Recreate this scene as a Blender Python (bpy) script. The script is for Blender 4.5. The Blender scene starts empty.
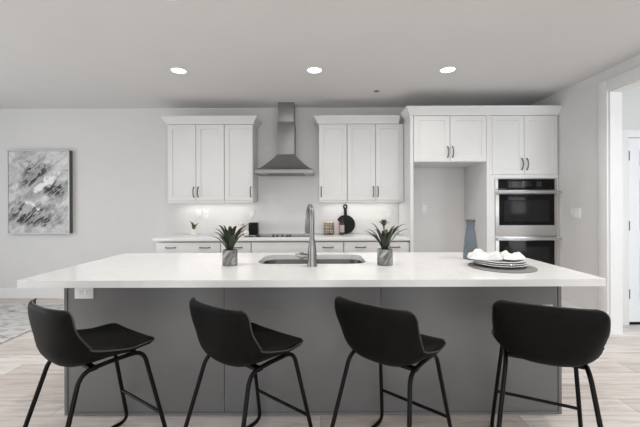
import bpy, bmesh, math, random
from mathutils import Vector, Matrix
random.seed(7)
PI = math.pi
S = bpy.context.scene
C = S.collection

# ------------------------------------------------------------------ camera, world, light, exposure
cam = bpy.data.cameras.new('camera'); camo = bpy.data.objects.new('camera', cam); C.objects.link(camo)
camo.location = (0, 0, 1.34); camo.rotation_euler = (PI/2, .0032, 0)
cam.sensor_width = 36; cam.lens = 338/640*36; cam.shift_y = -9.5/640; cam.clip_start = .05
S.camera = camo
w = bpy.data.worlds.new('world'); S.world = w; w.use_nodes = True
w.node_tree.nodes['Background'].inputs[0].default_value = (.80, .90, 1, 1)
w.node_tree.nodes['Background'].inputs[1].default_value = 1.0
S.view_settings.view_transform = 'Standard'; S.view_settings.look = 'None'
S.view_settings.gamma = 1; S.view_settings.use_curve_mapping = False
S.view_settings.exposure = -0.30

def area(name, loc, rot, sx, sy, power, col=(1, 1, 1), shape='RECTANGLE', spread=PI, parent=None):
    l = bpy.data.lights.new(name, 'AREA'); l.shape = shape; l.size = sx
    if shape in ('RECTANGLE', 'ELLIPSE'): l.size_y = sy
    l.energy = power; l.color = col; l.spread = spread
    o = bpy.data.objects.new(name, l); C.objects.link(o); o.location = loc; o.rotation_euler = rot
    if parent: o.parent = parent
    return o
# added fill lamps at unseen windows behind the camera and in the left wall; daylight in the hall beyond the opening
area('added_window_fill', (.28, -2.66, 1.45), (PI/2, 0, 0), 4.9, 2.1, 92, (1, .985, .97))
area('added_window_fill', (-5.70, 1.6, 1.45), (PI/2, 0, -PI/2), 3.4, 2.0, 86, (.96, .98, 1))
area('hall_daylight', (4.0, 0.5, 1.7), (PI/2, 0, 0), 1.5, 1.8, 52, (.93, .97, 1))
DOWN_W = 9.5; STRIP_W = 1.45

# ------------------------------------------------------------------ helpers
class MB:
    def __init__(s): s.bm = bmesh.new()
    def box(s, x0, x1, y0, y1, z0, z1, bev=0, seg=2):
        if x0 > x1: x0, x1 = x1, x0
        if y0 > y1: y0, y1 = y1, y0
        if z0 > z1: z0, z1 = z1, z0
        b = s.bm
        v = [b.verts.new(p) for p in ((x0,y0,z0),(x1,y0,z0),(x1,y1,z0),(x0,y1,z0),(x0,y0,z1),(x1,y0,z1),(x1,y1,z1),(x0,y1,z1))]
        f = [b.faces.new([v[i] for i in q]) for q in ((3,2,1,0),(4,5,6,7),(0,1,5,4),(1,2,6,5),(2,3,7,6),(3,0,4,7))]
        if bev:
            e = list({e for q in f for e in q.edges})
            bmesh.ops.bevel(b, geom=e, offset=bev, segments=seg, affect='EDGES', profile=.5)
        return s
    def rings(s, rings, close=True, cap0=True, cap1=True):
        b = s.bm; vs = [[b.verts.new(p) for p in r] for r in rings]; n = len(rings[0])
        for a, c in zip(vs, vs[1:]):
            for i in range(n if close else n-1):
                j = (i+1) % n
                try: b.faces.new((a[i], a[j], c[j], c[i]))
                except ValueError: pass
        if cap0: b.faces.new(vs[0][::-1])
        if cap1: b.faces.new(vs[-1])
        return vs
    def tube(s, pts, r, seg=10, closed=False, up=None):
        pts = [Vector(p) for p in pts]; n = len(pts)
        rr = r if isinstance(r, (list, tuple)) else [r]*n
        T = []
        for i in range(n):
            a = pts[i-1] if (i or closed) else pts[0]; c = pts[(i+1) % n] if (i < n-1 or closed) else pts[-1]
            T.append((c-a).normalized())
        N = Vector(up) if up else (Vector((0,0,1)) if abs(T[0].z) < .9 else Vector((1,0,0)))
        rings = []
        for i in range(n):
            N = (N - T[i]*N.dot(T[i])).normalized(); B = T[i].cross(N)
            rings.append([pts[i] + (N*math.cos(2*PI*k/seg) + B*math.sin(2*PI*k/seg))*rr[i] for k in range(seg)])
        if closed: s.rings(rings+[rings[0]], cap0=False, cap1=False); bmesh.ops.remove_doubles(s.bm, verts=s.bm.verts, dist=1e-6)
        else: s.rings(rings)
        return s
    def lathe(s, prof, c=(0,0,0), seg=32, cap0=True, cap1=True, axis='z'):
        rings = []
        for r, z in prof:
            q = []
            for k in range(seg):
                a = 2*PI*k/seg; p = (r*math.cos(a), r*math.sin(a), z)
                if axis == 'y': p = (p[0], -p[2], p[1])
                if axis == 'x': p = (p[2], p[0], p[1])
                q.append(Vector(p)+Vector(c))
            rings.append(q)
        s.rings(rings, cap0=cap0, cap1=cap1); return s
    def prism(s, poly, z0, z1):
        s.rings([[(x, y, z0) for x, y in poly], [(x, y, z1) for x, y in poly]]); return s
    def door(s, x0, x1, z0, z1, y, t=.02, rail=.058, rec=.009):
        """recessed-panel (shaker) front facing -y, its face at y"""
        b = s.bm
        def rect(a, yy): return [b.verts.new(p) for p in ((x0+a,yy,z0+a),(x1-a,yy,z0+a),(x1-a,yy,z1-a),(x0+a,yy,z1-a))]
        bk = rect(0, y+t); o0 = rect(0, y+.0015); o = rect(.0015, y); i0 = rect(rail, y); i1 = rect(rail+.004, y+rec)
        for p, q in ((bk,o0),(o0,o),(o,i0),(i0,i1)):
            for k in range(4): b.faces.new((p[k], p[(k+1)%4], q[(k+1)%4], q[k]))
        b.faces.new(i1); b.faces.new(bk[::-1]); return s
    def crown(s, path, prof, closed_ends=True):
        """profile (out, z) swept along a plan path with mitred corners; outward = left of travel reversed"""
        P = [Vector((x, y)) for x, y in path]; n = len(P); M = []
        for i in range(n):
            d1 = (P[i]-P[i-1]).normalized() if i else (P[1]-P[0]).normalized()
            d2 = (P[i+1]-P[i]).normalized() if i < n-1 else d1
            n1 = Vector((d1.y, -d1.x)); n2 = Vector((d2.y, -d2.x)); m = (n1+n2)
            M.append(m / (1 + n1.dot(n2)))
        s.rings([[(P[i].x+M[i].x*o, P[i].y+M[i].y*o, z) for o, z in prof] for i in range(n)]); return s

def finish(me, ang=35):
    me.polygons.foreach_set('use_smooth', [True]*len(me.polygons))
    try: me.set_sharp_from_angle(angle=math.radians(ang))
    except Exception: pass

def wloc(o):
    v = Vector((0,0,0))
    while o: v += Vector(o.location); o = o.parent
    return v

def obj(name, mb, m, parent=None, label=None, ang=35, fix=True):
    """one mesh object; geometry given in world space (parents are unrotated while building)"""
    if fix: bmesh.ops.recalc_face_normals(mb.bm, faces=mb.bm.faces)
    me = bpy.data.meshes.new(name)
    if parent:
        mb.bm.transform(Matrix.Translation(-wloc(parent)))
    mb.bm.to_mesh(me); mb.bm.free(); finish(me, ang)
    if m: me.materials.append(m)
    o = bpy.data.objects.new(name, me); C.objects.link(o); o.parent = parent
    if label: o['label'] = label
    return o

def tag(o, label, cat, group=None, kind=None):
    o['label'] = label; o['category'] = cat
    if group: o['group'] = group
    if kind: o['kind'] = kind
    return o

def thing(name, label, cat, loc, group=None):
    o = bpy.data.objects.new(name, None); C.objects.link(o); o.location = loc; o.empty_display_size = .1
    return tag(o, label, cat, group)

def struct(name, mb, m, parent=None):
    o = obj(name, mb, m, parent)
    if not parent: o['kind'] = 'structure'
    return o

def copy_tree(o, parent=None):
    c = o.copy(); C.objects.link(c)
    if parent: c.parent = parent
    for ch in list(o.children): copy_tree(ch, c)
    return c

def rrect(x0, x1, y0, y1, r, n=6):
    pts = []
    for cx, cy, a0 in ((x1-r, y1-r, 0), (x0+r, y1-r, PI/2), (x0+r, y0+r, PI), (x1-r, y0+r, 1.5*PI)):
        for k in range(n+1):
            a = a0 + k/n*PI/2; pts.append((cx+r*math.cos(a), cy+r*math.sin(a)))
    return pts

def bez(p, n):
    p = [Vector(q) for q in p]; out = []
    for i in range(n+1):
        t = i/n; q = p[:]
        while len(q) > 1: q = [a.lerp(b, t) for a, b in zip(q, q[1:])]
        out.append(q[0])
    return out

def fillet(pts, r, n=6):
    """polyline with rounded corners"""
    pts = [Vector(p) for p in pts]; out = [pts[0]]
    for a, b, c in zip(pts, pts[1:], pts[2:]):
        d1 = (a-b); d2 = (c-b); l = min(r, d1.length*.49, d2.length*.49)
        p, q = b+d1.normalized()*l, b+d2.normalized()*l
        out += bez((p, b, q), n)
    out.append(pts[-1]); return out

# ------------------------------------------------------------------ materials
def mat(name, col, rough=.5, metal=0, **kw):
    m = bpy.data.materials.new(name); m.use_nodes = True
    b = m.node_tree.nodes['Principled BSDF']
    b.inputs['Base Color'].default_value = (*col, 1); b.inputs['Roughness'].default_value = rough
    b.inputs['Metallic'].default_value = metal
    for k, v in kw.items(): b.inputs[k.replace('_', ' ')].default_value = v
    return m
def N(m, t, **kw):
    n = m.node_tree.nodes.new(t)
    for k, v in kw.items(): setattr(n, k, v)
    return n
def L(m, a, b): m.node_tree.links.new(a, b)
def P(m): return m.node_tree.nodes['Principled BSDF']
def ramp(m, src, stops):
    r = N(m, 'ShaderNodeValToRGB'); e = r.color_ramp.elements
    while len(e) < len(stops): e.new(.5)
    for el, (p, c) in zip(e, stops): el.position = p; el.color = (*c, 1) if len(c) == 3 else c
    L(m, src, r.inputs[0]); return r.outputs[0]
def coords(m, scale=(1,1,1), rot=(0,0,0)):
    t = N(m, 'ShaderNodeTexCoord'); mp = N(m, 'ShaderNodeMapping')
    mp.inputs['Scale'].default_value = scale; mp.inputs['Rotation'].default_value = rot
    L(m, t.outputs['Object'], mp.inputs[0]); return mp.outputs[0]
def coordsT(m, scale=(1,1,1), rot=(0,0,0)):
    t = N(m, 'ShaderNodeTexCoord'); mp = N(m, 'ShaderNodeMapping', vector_type='TEXTURE')
    mp.inputs['Scale'].default_value = tuple(1/c for c in scale); mp.inputs['Rotation'].default_value = rot
    L(m, t.outputs['Object'], mp.inputs[0]); return mp.outputs[0]
def noise(m, vec, scale, detail=4, rough=.55, dist=0):
    n = N(m, 'ShaderNodeTexNoise'); n.inputs['Scale'].default_value = scale; n.inputs['Detail'].default_value = detail
    n.inputs['Roughness'].default_value = rough; n.inputs['Distortion'].default_value = dist
    L(m, vec, n.inputs['Vector']); return n.outputs[0]
def bump(m, src, strength=.2, dist=.002):
    b = N(m, 'ShaderNodeBump'); b.inputs['Strength'].default_value = strength; b.inputs['Distance'].default_value = dist
    L(m, src, b.inputs['Height']); L(m, b.outputs[0], P(m).inputs['Normal'])
def speckle(m, col, amt, scale, sc=(1,1,1), dist=0, detail=4, rot=(0,0,0)):
    n = noise(m, coords(m, sc, rot), scale, detail, dist=dist)
    a = tuple(c*(1-amt) for c in col); b = tuple(min(1, c*(1+amt)) for c in col)
    L(m, ramp(m, n, ((.3, a), (.7, b))), P(m).inputs['Base Color']); return n

M = {}
M['wall'] = mat('grey_wall_paint', (.67, .665, .66), .7); bump(M['wall'], speckle(M['wall'], (.67,.665,.66), .012, 6), .05)
M['ceil'] = mat('ceiling_paint', (.69, .685, .68), .8); speckle(M['ceil'], (.69,.685,.68), .01, 3)
M['trim'] = mat('white_trim_paint', (.77, .77, .77), .4); speckle(M['trim'], (.77,.77,.77), .01, 5)
M['cab'] = mat('white_cabinet_paint', (.73, .73, .725), .38); speckle(M['cab'], (.73,.73,.725), .01, 4)
M['door'] = mat('white_door_paint', (.80, .82, .84), .4); speckle(M['door'], (.80,.82,.84), .01, 4)
M['gap'] = mat('cabinet_interior_shadow_gap', (.30, .30, .29), .7); speckle(M['gap'], (.3,.3,.29), .02, 4)
M['quartz'] = mat('white_quartz', (.83, .83, .82), .16)
n = noise(M['quartz'], coords(M['quartz']), 2.2, 8, .6, 1.6)
L(M['quartz'], ramp(M['quartz'], n, ((.42, (.76,.76,.755)), (.49, (.735,.735,.73)), (.53, (.76,.76,.755)), (.8, (.77,.77,.765)))), P(M['quartz']).inputs['Base Color'])
M['island'] = mat('charcoal_grey_island_paint', (.165, .165, .166), .5); speckle(M['island'], (.165,.165,.166), .03, 5)
def steel(name, col, rough, sc):
    m = mat(name, col, rough, 1); n = noise(m, coords(m, sc), 60, 3)
    L(m, ramp(m, n, ((.3, tuple(c*.92 for c in col)), (.7, tuple(min(1, c*1.05) for c in col)))), P(m).inputs['Base Color'])
    r = N(m, 'ShaderNodeMapRange'); r.inputs[3].default_value = rough*.85; r.inputs[4].default_value = rough*1.2
    L(m, n, r.inputs[0]); L(m, r.outputs[0], P(m).inputs['Roughness']); return m
M['steel'] = steel('brushed_stainless_steel', (.36, .355, .35), .30, (1, 1, 30))
M['steelh'] = steel('brushed_stainless_steel_horizontal', (.60, .59, .58), .30, (.5, 30, 30))
M['hood'] = steel('hood_brushed_steel', (.30, .295, .29), .46, (1, 1, 30))
M['faucet'] = steel('satin_faucet_steel', (.26, .256, .25), .30, (20, 20, 3))
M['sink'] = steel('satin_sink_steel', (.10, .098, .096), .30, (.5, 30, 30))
M['nickel'] = steel('brushed_nickel', (.22, .22, .215), .32, (20, 20, 20))
M['pull'] = steel('dark_brushed_nickel', (.11, .109, .107), .35, (20, 20, 20))
M['blackglass'] = mat('black_oven_glass', (.006, .006, .007), .10, 0, Specular_IOR_Level=.15); speckle(M['blackglass'], (.006,.006,.007), .1, 4)
M['window_glass'] = mat('oven_window_glass', (.018, .018, .019), .16, 0, Specular_IOR_Level=.12); speckle(M['window_glass'], (.018,.018,.019), .15, 90, (1,1,1))
M['display'] = mat('oven_display', (.010, .010, .016), .1); speckle(M['display'], (.01,.01,.016), .1, 8)
M['mark'] = mat('pale_grey_printing', (.16, .16, .16), .5); speckle(M['mark'], (.16,.16,.16), .05, 8)
M['black'] = mat('black_metal', (.004, .004, .004), .4, 0, Specular_IOR_Level=.15); speckle(M['black'], (.004,.004,.004), .1, 20)
M['leather'] = mat('charcoal_faux_leather', (.012, .0115, .011), .55, 0, Specular_IOR_Level=.09)
n = speckle(M['leather'], (.0045, .0043, .0041), .3, 45); v = N(M['leather'], 'ShaderNodeTexVoronoi'); v.inputs['Scale'].default_value = 260
L(M['leather'], coords(M['leather']), v.inputs['Vector']); bump(M['leather'], v.outputs[0], .25, .0012)
M['piping'] = mat('grey_piping', (.035, .034, .033), .5); speckle(M['piping'], (.035,.034,.033), .12, 60)
M['plate'] = mat('white_glazed_ceramic', (.70, .70, .70), .15); speckle(M['plate'], (.7,.7,.7), .01, 8)
M['napkin'] = mat('white_linen', (.70, .70, .69), .9); bump(M['napkin'], speckle(M['napkin'], (.70,.70,.69), .03, 300), .3)
M['mat'] = mat('grey_woven_placemat', (.19, .19, .19), .85)
wv = N(M['mat'], 'ShaderNodeTexWave', wave_type='RINGS', rings_direction='Z'); wv.inputs['Scale'].default_value = 45; wv.inputs['Distortion'].default_value = 1.5
L(M['mat'], coords(M['mat']), wv.inputs['Vector']); L(M['mat'], ramp(M['mat'], wv.outputs[1], ((.1, (.13,.13,.13)), (.9, (.25,.25,.25)))), P(M['mat']).inputs['Base Color']); bump(M['mat'], wv.outputs[1], .6)
M['glass'] = mat('blue_grey_glass', (.40, .45, .50), .05, 0, Transmission_Weight=.72, IOR=1.12); speckle(M['glass'], (.40,.45,.50), .06, 5)
M['brownrim'] = mat('brown_rim', (.10, .075, .06), .4); speckle(M['brownrim'], (.1,.075,.06), .1, 30)
M['leaf'] = mat('dark_green_leaf', (.018, .030, .013), .42); speckle(M['leaf'], (.020,.034,.015), .5, 18, (1,1,.3))
M['leafyoung'] = mat('olive_green_leaf', (.07, .09, .03), .5); speckle(M['leafyoung'], (.075,.095,.03), .3, 25)
M['bloom'] = mat('olive_brown_bract', (.11, .11, .045), .5); speckle(M['bloom'], (.11,.11,.045), .35, 40)
M['soil'] = mat('dark_soil', (.03, .025, .02), .95); bump(M['soil'], speckle(M['soil'], (.03,.025,.02), .5, 120), 1, .004)
M['pot'] = mat('grey_marbled_concrete', (.34, .335, .33), .6)
n = noise(M['pot'], coordsT(M['pot'], (1, 1, .3), (.0, .6, .0)), 30, 4, .6, 1.2)
L(M['pot'], ramp(M['pot'], n, ((.36, (.11,.109,.107)), (.5, (.235,.232,.23)), (.66, (.42,.415,.41)))), P(M['pot']).inputs['Base Color'])
M['whitepot'] = mat('white_ceramic_pot', (.78, .78, .77), .3); speckle(M['whitepot'], (.78,.78,.77), .02, 10)
M['cream'] = mat('pale_cream_ceramic', (.72, .68, .63), .4); speckle(M['cream'], (.72,.68,.63), .03, 14)
M['wire'] = mat('dark_grey_wire', (.05, .05, .052), .4, .6); speckle(M['wire'], (.05,.05,.052), .1, 30)
M['blackwood'] = mat('black_stained_wood', (.008, .008, .008), .5, 0, Specular_IOR_Level=.15); speckle(M['blackwood'], (.008,.008,.008), .3, 20, (1,1,8))
M['peach'] = mat('peach_skin_fruit', (.84, .70, .56), .5); speckle(M['peach'], (.84,.70,.56), .15, 25)
M['pink'] = mat('pale_pink_carton', (.72, .62, .60), .6); speckle(M['pink'], (.72,.62,.60), .03, 14)
M['bottle'] = mat('dark_bottle_glass', (.010, .008, .008), .12); speckle(M['bottle'], (.01,.008,.008), .2, 10)
M['beige'] = mat('beige_paper_label', (.42, .36, .31), .7); speckle(M['beige'], (.42,.36,.31), .15, 80)
M['plastic'] = mat('white_plastic', (.80, .80, .80), .35); speckle(M['plastic'], (.8,.8,.8), .01, 10)
M['slot'] = mat('dark_slot', (.05, .05, .05), .6); speckle(M['slot'], (.05,.05,.05), .1, 10)
M['alu'] = mat('silver_frame', (.36, .36, .355), .4, .7); speckle(M['alu'], (.36,.36,.355), .05, 30)
M['darkside'] = mat('dark_grey_frame_side', (.10, .095, .09), .5); speckle(M['darkside'], (.1,.095,.09), .1, 20)
M['cook'] = mat('black_ceramic_glass', (.012, .012, .013), .10); speckle(M['cook'], (.012,.012,.013), .1, 10)
def emis(name, col, st):
    m = mat(name, col, .5); P(m).inputs['Emission Color'].default_value = (*col, 1); P(m).inputs['Emission Strength'].default_value = st
    speckle(m, col, .01, 6); return m
M['lens'] = emis('lit_downlight_lens', (1, .97, .92), 6)
M['led'] = emis('lit_led_diffuser', (1, .97, .93), 3)

m = M['tile'] = mat('glossy_white_tile', (.78, .775, .765), .22)
t = N(m, 'ShaderNodeTexCoord'); sx = N(m, 'ShaderNodeSeparateXYZ'); cx = N(m, 'ShaderNodeCombineXYZ')
L(m, t.outputs['Object'], sx.inputs[0]); L(m, sx.outputs[0], cx.inputs[0]); L(m, sx.outputs[2], cx.inputs[1])
bk = N(m, 'ShaderNodeTexBrick'); L(m, cx.outputs[0], bk.inputs['Vector'])
for k, vv in (('Color1', (.715,.71,.70,1)), ('Color2', (.70,.695,.685,1)), ('Mortar', (.65,.645,.64,1)), ('Scale', 1), ('Mortar Size', .0015), ('Brick Width', .30), ('Row Height', .10)):
    bk.inputs[k].default_value = vv
L(m, bk.outputs[0], P(m).inputs['Base Color']); bump(m, bk.outputs[1], -.15, .001)

m = M['floor'] = mat('pale_oak_planks', (.5, .45, .42), .42)
v = coords(m); bk = N(m, 'ShaderNodeTexBrick', offset=.37, offset_frequency=2); L(m, v, bk.inputs['Vector'])
for k, vv in (('Color1', (0,0,0,1)), ('Color2', (1,1,1,1)), ('Mortar', (.3,.3,.3,1)), ('Scale', 1), ('Mortar Size', .0016), ('Mortar Smooth', .2), ('Bias', 0), ('Brick Width', 1.25), ('Row Height', .178)):
    bk.inputs[k].default_value = vv
plank = ramp(m, bk.outputs[0], ((0, (.56,.50,.465)), (.35, (.66,.61,.575)), (.65, (.74,.695,.665)), (1, (.80,.76,.735))))
g = noise(m, coords(m, (1.1, 13, 1)), 2.2, 8, .62, .8)
gr = ramp(m, g, ((.28, (.66,.63,.61)), (.5, (.94,.93,.92)), (.72, (1.1,1.1,1.1))))
mx = N(m, 'ShaderNodeMix', data_type='RGBA', blend_type='MULTIPLY'); mx.inputs[0].default_value = 1
L(m, plank, mx.inputs[6]); L(m, gr, mx.inputs[7])
mo = N(m, 'ShaderNodeMix', data_type='RGBA'); L(m, bk.outputs[1], mo.inputs[0]); L(m, mx.outputs[2], mo.inputs[6]); mo.inputs[7].default_value = (.22,.19,.175,1)
L(m, mo.outputs[2], P(m).inputs['Base Color'])

m = M['rug'] = mat('grey_patterned_rug', (.5,.5,.5), .95)
n1 = noise(m, coords(m, (1, 2.2, 1)), 3.2, 7, .7, 1.2)
L(m, ramp(m, n1, ((.34, (.26,.265,.27)), (.44, (.52,.52,.52)), (.56, (.70,.69,.675)), (.7, (.56,.55,.54)))), P(m).inputs['Base Color']); bump(m, n1, .5, .004)

m = M['canvas'] = mat('abstract_grey_painting', (.6,.6,.6), .6)
base_v = coords(m); nb = noise(m, coordsT(m, (1,1,1.9), (0,-.75,0)), 3.6, 7, .62, 1.0)
col = ramp(m, nb, ((.28, (.22,.22,.22)), (.42, (.40,.40,.405)), (.54, (.58,.58,.58)), (.72, (.76,.76,.76))))
strokes = ramp(m, noise(m, coordsT(m, (2.2, 1, 8.5), (0, -.75, 0)), 2.3, 5, .6, 1.4), ((.475, (0,0,0)), (.52, (1,1,1))))
def blob(cx_, cz_, r0, r1, rz=0, sx_=1, sz_=1):
    mp = N(m, 'ShaderNodeMapping', vector_type='TEXTURE'); mp.inputs['Location'].default_value = (cx_, 0, cz_); mp.inputs['Scale'].default_value = (sx_, 1000, sz_); mp.inputs['Rotation'].default_value = (0, rz, 0)
    t = N(m, 'ShaderNodeTexCoord'); L(m, t.outputs['Object'], mp.inputs[0])
    nn = N(m, 'ShaderNodeTexNoise'); nn.inputs['Scale'].default_value = 7; nn.inputs['Detail'].default_value = 5; L(m, t.outputs['Object'], nn.inputs['Vector'])
    ln = N(m, 'ShaderNodeVectorMath', operation='LENGTH'); L(m, mp.outputs[0], ln.inputs[0])
    ad = N(m, 'ShaderNodeMath', operation='MULTIPLY_ADD'); L(m, nn.outputs[0], ad.inputs[0]); ad.inputs[1].default_value = .40; L(m, ln.outputs[1], ad.inputs[2])
    mr = N(m, 'ShaderNodeMapRange', interpolation_type='SMOOTHSTEP'); L(m, ad.outputs[0], mr.inputs[0])
    mr.inputs[1].default_value = r0+.20; mr.inputs[2].default_value = r1+.20; mr.inputs[3].default_value = 1; mr.inputs[4].default_value = 0
    return mr.outputs[0]
def lay(col, fac, c, fmul=None, gain=1):
    f = N(m, 'ShaderNodeMath', operation='MULTIPLY'); L(m, fac, f.inputs[0])
    if fmul is not None: L(m, fmul, f.inputs[1])
    else: f.inputs[1].default_value = gain
    x = N(m, 'ShaderNodeMix', data_type='RGBA'); L(m, f.outputs[0], x.inputs[0]); L(m, col, x.inputs[6]); x.inputs[7].default_value = (*c, 1)
    return x.outputs[2]
for b_ in ((.36,.86,.08,.27,-.6,1.25,.8), (.67,.65,.08,.25,.2,1.2,.9), (.32,.28,.12,.30,.15,1.5,.75)):
    f = blob(*b_); col = lay(col, f, (.22,.22,.225), None, .55); col = lay(col, f, (.02,.02,.022), strokes)
for b_ in ((.64,.79,.05,.11,-.3,1.3,.9), (.44,.66,.02,.09,-.7,1.3,.55), (.36,.41,.02,.08,.5,1.6,.5)): col = lay(col, blob(*b_), (.85,.85,.85), None, .95)
L(m, col, P(m).inputs['Base Color'])

# ------------------------------------------------------------------ room
XL, XR, YB, YF, ZC = -5.8, 2.985, 4.87, -2.8, 2.727
struct('floor', MB().box(XL-.1, 5.2, YF-.1, YB+.1, -.06, 0), M['floor'])
struct('ceiling', MB().box(XL-.1, 5.2, YF-.1, YB+.1, ZC, ZC+.06), M['ceil'])
struct('wall_back', MB().box(XL-.1, XR+.12, YB, YB+.1, 0, ZC), M['wall'])
wl = MB().box(XL-.1, XL, YF, -.2, 0, ZC).box(XL-.1, XL, 3.4, YB, 0, ZC).box(XL-.1, XL, -.2, 3.4, 0, .35).box(XL-.1, XL, -.2, 3.4, 2.5, ZC)
struct('wall_left', wl, M['wall'])
wf = MB().box(XL, -2.3, YF-.1, YF, 0, ZC).box(2.85, XR+.12, YF-.1, YF, 0, ZC).box(-2.3, 2.85, YF-.1, YF, 0, .3).box(-2.3, 2.85, YF-.1, YF, 2.55, ZC)
struct('wall_front', wf, M['wall'])
OY0, OY1, OZ = 1.5, 3.49, 2.50                                   # cased opening in the right wall
wr = MB().box(XR, XR+.12, OY1, YB, 0, ZC).box(XR, XR+.12, YF, OY0, 0, ZC).box(XR, XR+.12, OY0, OY1, OZ, ZC)
struct('wall_right', wr, M['wall'])
def window(name, x0, x1, z0, z1, nm, along='x', at=0):
    fr = MB(); gl = MB()
    def bx(mb, a0, a1, d0, d1, c0, c1):
        if along == 'x': mb.box(a0, a1, at+d0, at+d1, c0, c1)
        else: mb.box(at+d0, at+d1, a0, a1, c0, c1)
    for k in range(nm+1):
        a = x0 + (x1-x0)*k/nm; bx(fr, max(x0, a-.04), min(x1, a+.04), 0, .06, z0, z1)
    for k in range(nm):
        a0 = x0+(x1-x0)*k/nm+.04; a1 = x0+(x1-x0)*(k+1)/nm-.04
        bx(fr, a0, a1, 0, .06, z0, z0+.06); bx(fr, a0, a1, 0, .06, z1-.06, z1); bx(gl, a0, a1, .025, .032, z0+.06, z1-.06)
    o = struct(name, fr, M['trim']); obj('pane', gl, M['pane'], o)
m = M['pane'] = mat('window_pane', (1,1,1), .0, 0, Transmission_Weight=1, IOR=1.05); speckle(m, (.97,.97,.97), .01, 3)
window('added_window_1', -2.3, 2.85, .3, 2.55, 3, 'x', YF-.09)  # unseen rear window, added and widened to suit the fill lamp
window('added_window_2', -.2, 3.4, .35, 2.5, 2, 'y', XL-.09)  # unseen too, added so light comes from the left
# casing of the opening, jambs and hall beyond
t1 = MB()
t1.box(XR-.02, XR, OY1, OY1+.115, 0, OZ+.115, .004).box(XR-.02, XR, OY0-.115, OY0, 0, OZ+.115, .004).box(XR-.02, XR, OY0, OY1, OZ, OZ+.115, .004)
t1.box(XR-.002, XR+.122, OY1-.018, OY1+.002, 0, OZ).box(XR-.002, XR+.122, OY0-.002, OY0+.018, 0, OZ).box(XR-.002, XR+.122, OY0+.018, OY1-.018, OZ-.018, OZ+.002)
struct('trim_1', t1, M['trim'])
HY = 3.72
DX0, DX1, DZ = 3.385, 4.145, 2.06
hb = MB().box(XR+.12, DX0, HY, HY+.1, 0, ZC).box(DX1, 5.2, HY, HY+.1, 0, ZC).box(DX0, DX1, HY, HY+.1, DZ, ZC)
struct('wall_hall_back', hb, M['wall'])
struct('wall_hall_side', MB().box(5.1, 5.2, -.3, HY, 0, ZC), M['wall'])
struct('trim_2', MB().box(DX0-.085, DX0, HY-.018, HY, 0, DZ+.085, .003).box(DX1, DX1+.085, HY-.018, HY, 0, DZ+.085, .003).box(DX0, DX1, HY-.018, HY, DZ, DZ+.085, .003), M['trim'])
struct('trim_3', MB().box(XR+.121, XR+.141, OY1, OY1+.115, 0, OZ+.115, .004).box(XR+.121, XR+.141, OY0, OY1, OZ, OZ+.115, .004), M['trim'])
# panelled hall door with three black hinges
dd = MB().box(DX0+.004, DX1-.004, HY+.016, HY+.045, .014, DZ-.004)
for (a0, a1) in ((DX0+.004, DX0+.115), (DX0+.325, DX0+.435), (DX0+.645, DX1-.004)): dd.box(a0, a1, HY+.004, HY+.016, .014, DZ-.004)
for (z0, z1) in ((.014, .24), (.86, 1.0), (1.62, 1.72), (1.94, DZ-.004)):
    for a0, a1 in ((DX0+.115, DX0+.325), (DX0+.435, DX0+.645)): dd.box(a0, a1, HY+.004, HY+.016, z0, z1)
for (z0, z1) in ((.24, .86), (1.0, 1.62), (1.72, 1.94)):
    for a0, a1 in ((DX0+.145, DX0+.295), (DX0+.465, DX0+.615)): dd.box(a0, a1, HY+.008, HY+.016, z0+.03, z1-.03, .003)
do = struct('door_1', dd, M['door'])
for z in (1.86, 1.09, .34):
    obj('hinge', MB().box(DX0-.012, DX0+.018, HY-.008, HY+.006, z-.05, z+.05).lathe([(.008, z-.055), (.008, z+.055)], (DX0+.002, HY-.008, 0), 10), M['black'], do, 'black door hinge')
obj('door_sweep', MB().box(DX0+.004, DX1-.004, HY+.0, HY+.016, .002, .03), M['black'], do, 'black strip along door bottom')
obj('door_knob', MB().lathe([(.026, 0), (.026, .006), (.010, .01), (.010, .035), (.026, .045), (.028, .06), (.018, .07)], (DX1-.07, HY+.004, .95), 20, axis='y'), M['black'], do, 'black door knob')
# baseboards
def baseb(name, x0, x1, y0, y1): struct(name, MB().box(x0, x1, y0, y1, 0, .125).box(x0 if x1-x0 > .1 else x0+.005, x1, y0+.005 if x1-x0 > .1 else y0, y1, .125, .145), M['trim'])
baseb('baseboard_back', XL, -2.09, YB-.016, YB)
baseb('baseboard_alcove', 1.175, 2.08, YB-.016, YB)
baseb('baseboard_right', XR-.016, XR, OY1+.117, 4.22)
baseb('baseboard_hall', XR+.145, DX0-.087, HY-.016, HY)
# tiled splash between counter and wall cabinets, carried to the ceiling behind the hood
struct('wall_backsplash', MB().box(-2.05, 1.128, YB-.009, YB, .917, 1.37).box(-.898, -.015, YB-.009, YB, 1.37, ZC), M['tile'])

# ------------------------------------------------------------------ cabinets
def pull(x, y, z, vert=True, ln=.13, parent=None):
    """arched bar pull standing off a front at y"""
    h = ln/2; pts = []
    for p in bez(((0, 0, -h), (0, -.038, -h*.8), (0, -.038, 0), (0, -.038, h*.8), (0, 0, h)), 12): pts.append(p)
    q = [(x, y+p.y, z+p.z) if vert else (x+p.z, y+p.y, z) for p in pts]
    mb = MB().tube(q, .0066, 8)
    for s_ in (-h, h):
        c = (x, y, z+s_) if vert else (x+s_, y, z)
        mb.lathe([(.009, 0), (.008, .004)], c, 10, axis='y')
    return obj('pull', mb, M['pull'], parent)

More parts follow.
